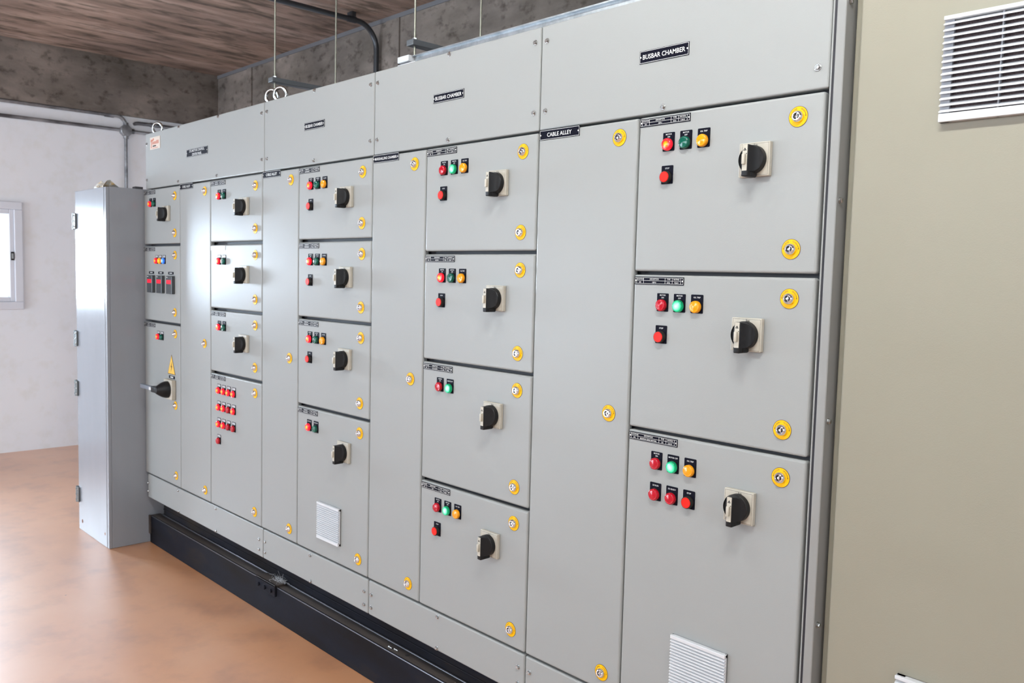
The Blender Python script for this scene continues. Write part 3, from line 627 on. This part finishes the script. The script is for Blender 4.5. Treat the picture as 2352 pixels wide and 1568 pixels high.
# ------------------------------------------------------------------ grey cabinet at the left
t = thing('steel_cabinet', (-4.885, 0.05, 0), 'narrow blue-grey steel cabinet standing on the floor at the far end of the row', 'cabinet')
mb = MB(); mb.box(-5.125, -4.664, -0.172, 0.30, 0.0, 1.900, cabgrey, 0.003, 2); mb.build('body', t)
mb = MB(); mb.box(-5.150, -4.690, -0.192, -0.174, 0.0, 1.898, cabgrey, 0.003, 2); dr = mb.build('door', t)
mb = MB(); mb.box(-4.689, -4.664, -0.190, -0.172, 0.0, 1.898, cabgrey, 0.003, 2); mb.build('door_jamb', t)
hm = MB(); hm.lathe([(0.009, -0.045), (0.009, 0.045)], 10, (0,0,0), 'z', hingem); hm.box(0.004, 0.034, -0.006, 0.002, -0.042, 0.042, hingem, 0.001, 1)
for zz in (-0.03, 0.0, 0.03):
    hm.lathe([(0.0105, zz-0.004), (0.0105, zz+0.004)], 10, (0,0,0), 'z', hingem); hm.lathe([(0.004, 0.0), (0.003, 0.003), (0.0, 0.004)], 8, (0.022, -0.006, zz), '-y', zinc, cap=False)
hm = hm.mesh('hinge')
for z in (1.735, 1.085, 0.805, 0.200): put('hinge', hm, dr, (-5.158, -0.196, z))
for (x, z, w, h) in ((-4.72, 0.07, 0.008, 0.012), (-5.09, 0.055, 0.012, 0.03)):
    mb = MB(); mb.lathe([(w, 0.0), (0.0, 0.0002)], 9, (0,0,0), '-y', rust, cap=False); mb.build('rust_spot', dr, (x, -0.1923, z))
mb = MB(); mb.box(-0.012, 0.03, -0.02, 0.02, 0.0, 0.012, darkgrey, 0.001, 1); mb.build('top_bracket', t, (-4.698, -0.02, 1.900))
# torn cardboard lying on it
mb = MB(); V = []; nx, ny = 8, 5
for j in range(ny):
    for i in range(nx): V.append((-0.075+0.15*i/(nx-1)+random.uniform(-.008,.008), -0.04+0.08*j/(ny-1), 0.004+0.052*(0.35+0.65*abs(math.sin(1.9*i+0.7*j)))*math.sin(math.pi*min(1, max(0, (j+0.4)/(ny-0.2))))*(0.55+0.45*math.sin(0.9*i+1))))
F = [[j*nx+i, j*nx+i+1, (j+1)*nx+i+1, (j+1)*nx+i] for j in range(ny-1) for i in range(nx-1)]
mb.add(V, F, card); mb.add([(x, y, z-0.004) for x, y, z in V], [f[::-1] for f in F], card)
for (a, b) in ((0, nx-1),):
    for i in range(nx-1): mb.add([V[i], V[i+1], (V[i+1][0], V[i+1][1], 0.0), (V[i][0], V[i][1], 0.0)], [[0,1,2,3]], card)
tag(mb.build('cardboard_scrap', None, (-4.885, -0.115, 1.9005)), 'crumpled torn cream cardboard on top of the blue-grey steel cabinet', 'cardboard')

# ------------------------------------------------------------------ above the row: tray, hangers, conduits
t = thing('cable_tray', (-1.6, 0.13, ZTOP), 'galvanised cable tray lying along the top of the switchgear', 'cable tray')
mb = MB(); mb.box(-2.42, -0.9, 0.085, 0.088, ZTOP+0.001, 2.232, galv); mb.box(-2.42, -0.9, 0.074, 0.088, 2.229, 2.233, galv); mb.build('side_rail', t)
mb = MB(); mb.box(-2.42, -0.9, 0.232, 0.235, ZTOP+0.001, 2.232, galv); mb.build('side_rail', t)
mb = MB(); mb.box(-2.42, -0.9, 0.088, 0.232, ZTOP+0.001, ZTOP+0.004, galv); mb.build('bottom', t)
mb = MB(); mb.box(-2.50, -2.40, 0.070, 0.084, ZTOP+0.001, 2.212, ventw, 0.002, 1); mb.box(-2.49, -2.425, 0.062, 0.10, 2.214, 2.236, ventw, 0.004, 2)
for x in (-2.425, -2.405): mb.lathe([(0.004, 0.0), (0.003, 0.003), (0.0, 0.004)], 8, (x, 0.070, 2.204), '-y', darkgrey, cap=False)
mb.build('end_coupler', t)
def hanger(x, z, label):
    t = thing('trapeze_hanger', (x, 0.35, z), label, 'hanger', 'threaded rod hangers above the switchgear')
    for y in (0.20, 0.515):
        mb = MB(); mb.lathe([(0.0040, -0.125), (0.0040, ZC-z)], 10, (0,0,0), 'z', rodm); mb.lathe([(0.009, 0.011), (0.009, 0.019)], 6, (0,0,0), 'z', galv, smooth=False); mb.build('rod', t, (x, y, z))
    mb = MB(); mb.box(-0.020, 0.020, -0.180, 0.180, -0.011, 0.011, strutm, 0.003, 2); mb.build('strut', t, (x, 0.357, z))
hanger(-3.62, 2.345, 'trapeze hanger with two thin rods behind the paired lifting eyes')
hanger(-2.575, 2.325, 'trapeze hanger with two thin rods at the cable tray end')
def arc(c, e1, e2, rad, a0, a1, n=8): 
    c, e1, e2 = Vector(c), Vector(e1), Vector(e2); return [c + e1*(rad*math.cos(math.radians(a0+(a1-a0)*k/n))) + e2*(rad*math.sin(math.radians(a0+(a1-a0)*k/n))) for k in range(n+1)]
t = thing('ceiling_conduit', (-5.03, 1.70, 2.70), 'dark steel conduit bending from the ceiling down the rear concrete beam', 'conduit')
mb = MB(); xx = -5.03; yv = 1.705; zz = ZC-0.045
mb.tube([(xx, -0.8, zz), (xx, yv-0.16, zz)] + arc((xx, yv-0.16, zz-0.16), (0,0,1), (0,1,0), 0.16, 8, 90) + [(xx, yv, 2.45)], 0.018, pipe_d, 12); mb.build('pipe', t)
mb = MB(); mb.lathe([(0.022, -0.03), (0.022, 0.03)], 12, (xx, yv-0.20, zz), 'y', pipe_d); mb.box(xx-0.03, xx+0.03, yv-0.215, yv-0.185, zz+0.012, ZC, pipe_d); mb.build('clamp', t)
# conduits on the white wall
t = thing('wall_conduit', (XL+0.03, 0.934, 2.63), 'grey conduit run with octagonal junction box on the white wall', 'conduit')
xw = XL+0.022; pr = 0.0145
mb = MB(); mb.lathe([(0.050, 0.0), (0.050, 0.038), (0.044, 0.046), (0.0, 0.048)], 8, (XL, 0.934, 2.632), 'x', pipe_m, smooth=False, a0=math.pi/8)
for a in range(4): mb.lathe([(0.021, 0.03), (0.021, 0.066)], 12, (xw, 0.934, 2.632), ('z', '-z', 'y', 'y')[a], pipe_m)
mb.build('junction_box', t)
mb = MB(); mb.tube([(xw, -3.5, 2.722), (xw, 0.934-0.075, 2.745)] + arc((xw, 0.934-0.075, 2.745-0.075), (0,0,1), (0,1,0), 0.075, 12, 90) + [(xw, 0.934, 2.64)], pr, pipe_m, 10); mb.lathe([(0.0185, -0.035), (0.0185, 0.035)], 10, (xw, 0.80, 2.743), 'y', pipe_m); mb.build('pipe', t)
mb = MB(); mb.tube([(xw, -3.5, 2.600), (xw, 0.92, 2.634)], pr, pipe_m, 10); mb.build('pipe', t)
mb = MB(); mb.tube([(xw, 0.94, 2.632), (xw, YB-0.03, 2.628)], pr, pipe_m, 10); mb.build('pipe', t)
mb = MB(); mb.tube([(xw, 0.934, 2.632), (xw, 0.934, 0.9)], pr*0.95, pipe_m, 10); mb.build('pipe', t)
mb = MB(); mb.tube([(XL-0.005, 1.012, 2.700), (xw, 1.018, 2.702), (xw+0.004, 1.035, 2.706), (xw, 1.10, 2.708), (xw, YB-0.03, 2.708)], 0.015, pipe_m, 10); mb.lathe([(0.0185, -0.035), (0.0185, 0.035)], 10, (xw, 1.17, 2.708), 'y', pipe_m)
tag(mb.build('conduit_stub'), 'short dark conduit leaving the white wall under the concrete beam', 'conduit')

# ------------------------------------------------------------------ fluorescent fittings over the aisle
def fitting(x, y, label, tube_m):
    t = thing('light_fitting', (x, y, ZC), label, 'ceiling light', 'fluorescent fittings over the aisle')
    mb = MB(); mb.box(-0.62, 0.62, -0.09, 0.09, -0.09, -0.04, ventw, 0.006, 2)
    for s in (-0.5, 0.5): mb.lathe([(0.006, -0.045), (0.006, 0.0)], 8, (s, 0, 0), 'z', zinc)
    mb.build('body', t, (x, y, ZC))
    for yy in (-0.05, 0.05):
        mb = MB(); mb.lathe([(0.016, -0.58), (0.016, 0.58)], 12, (0,0,0), 'x', tube_m); mb.build('tube', t, (x, y+yy, ZC-0.112))
fitting(-2.2, -1.3, 'twin tube fluorescent fitting over the aisle, nearer the white wall', tubes[0])
fitting(-0.35, -1.3, 'twin tube fluorescent fitting over the aisle, nearer the beige cabinet', tubes[1])
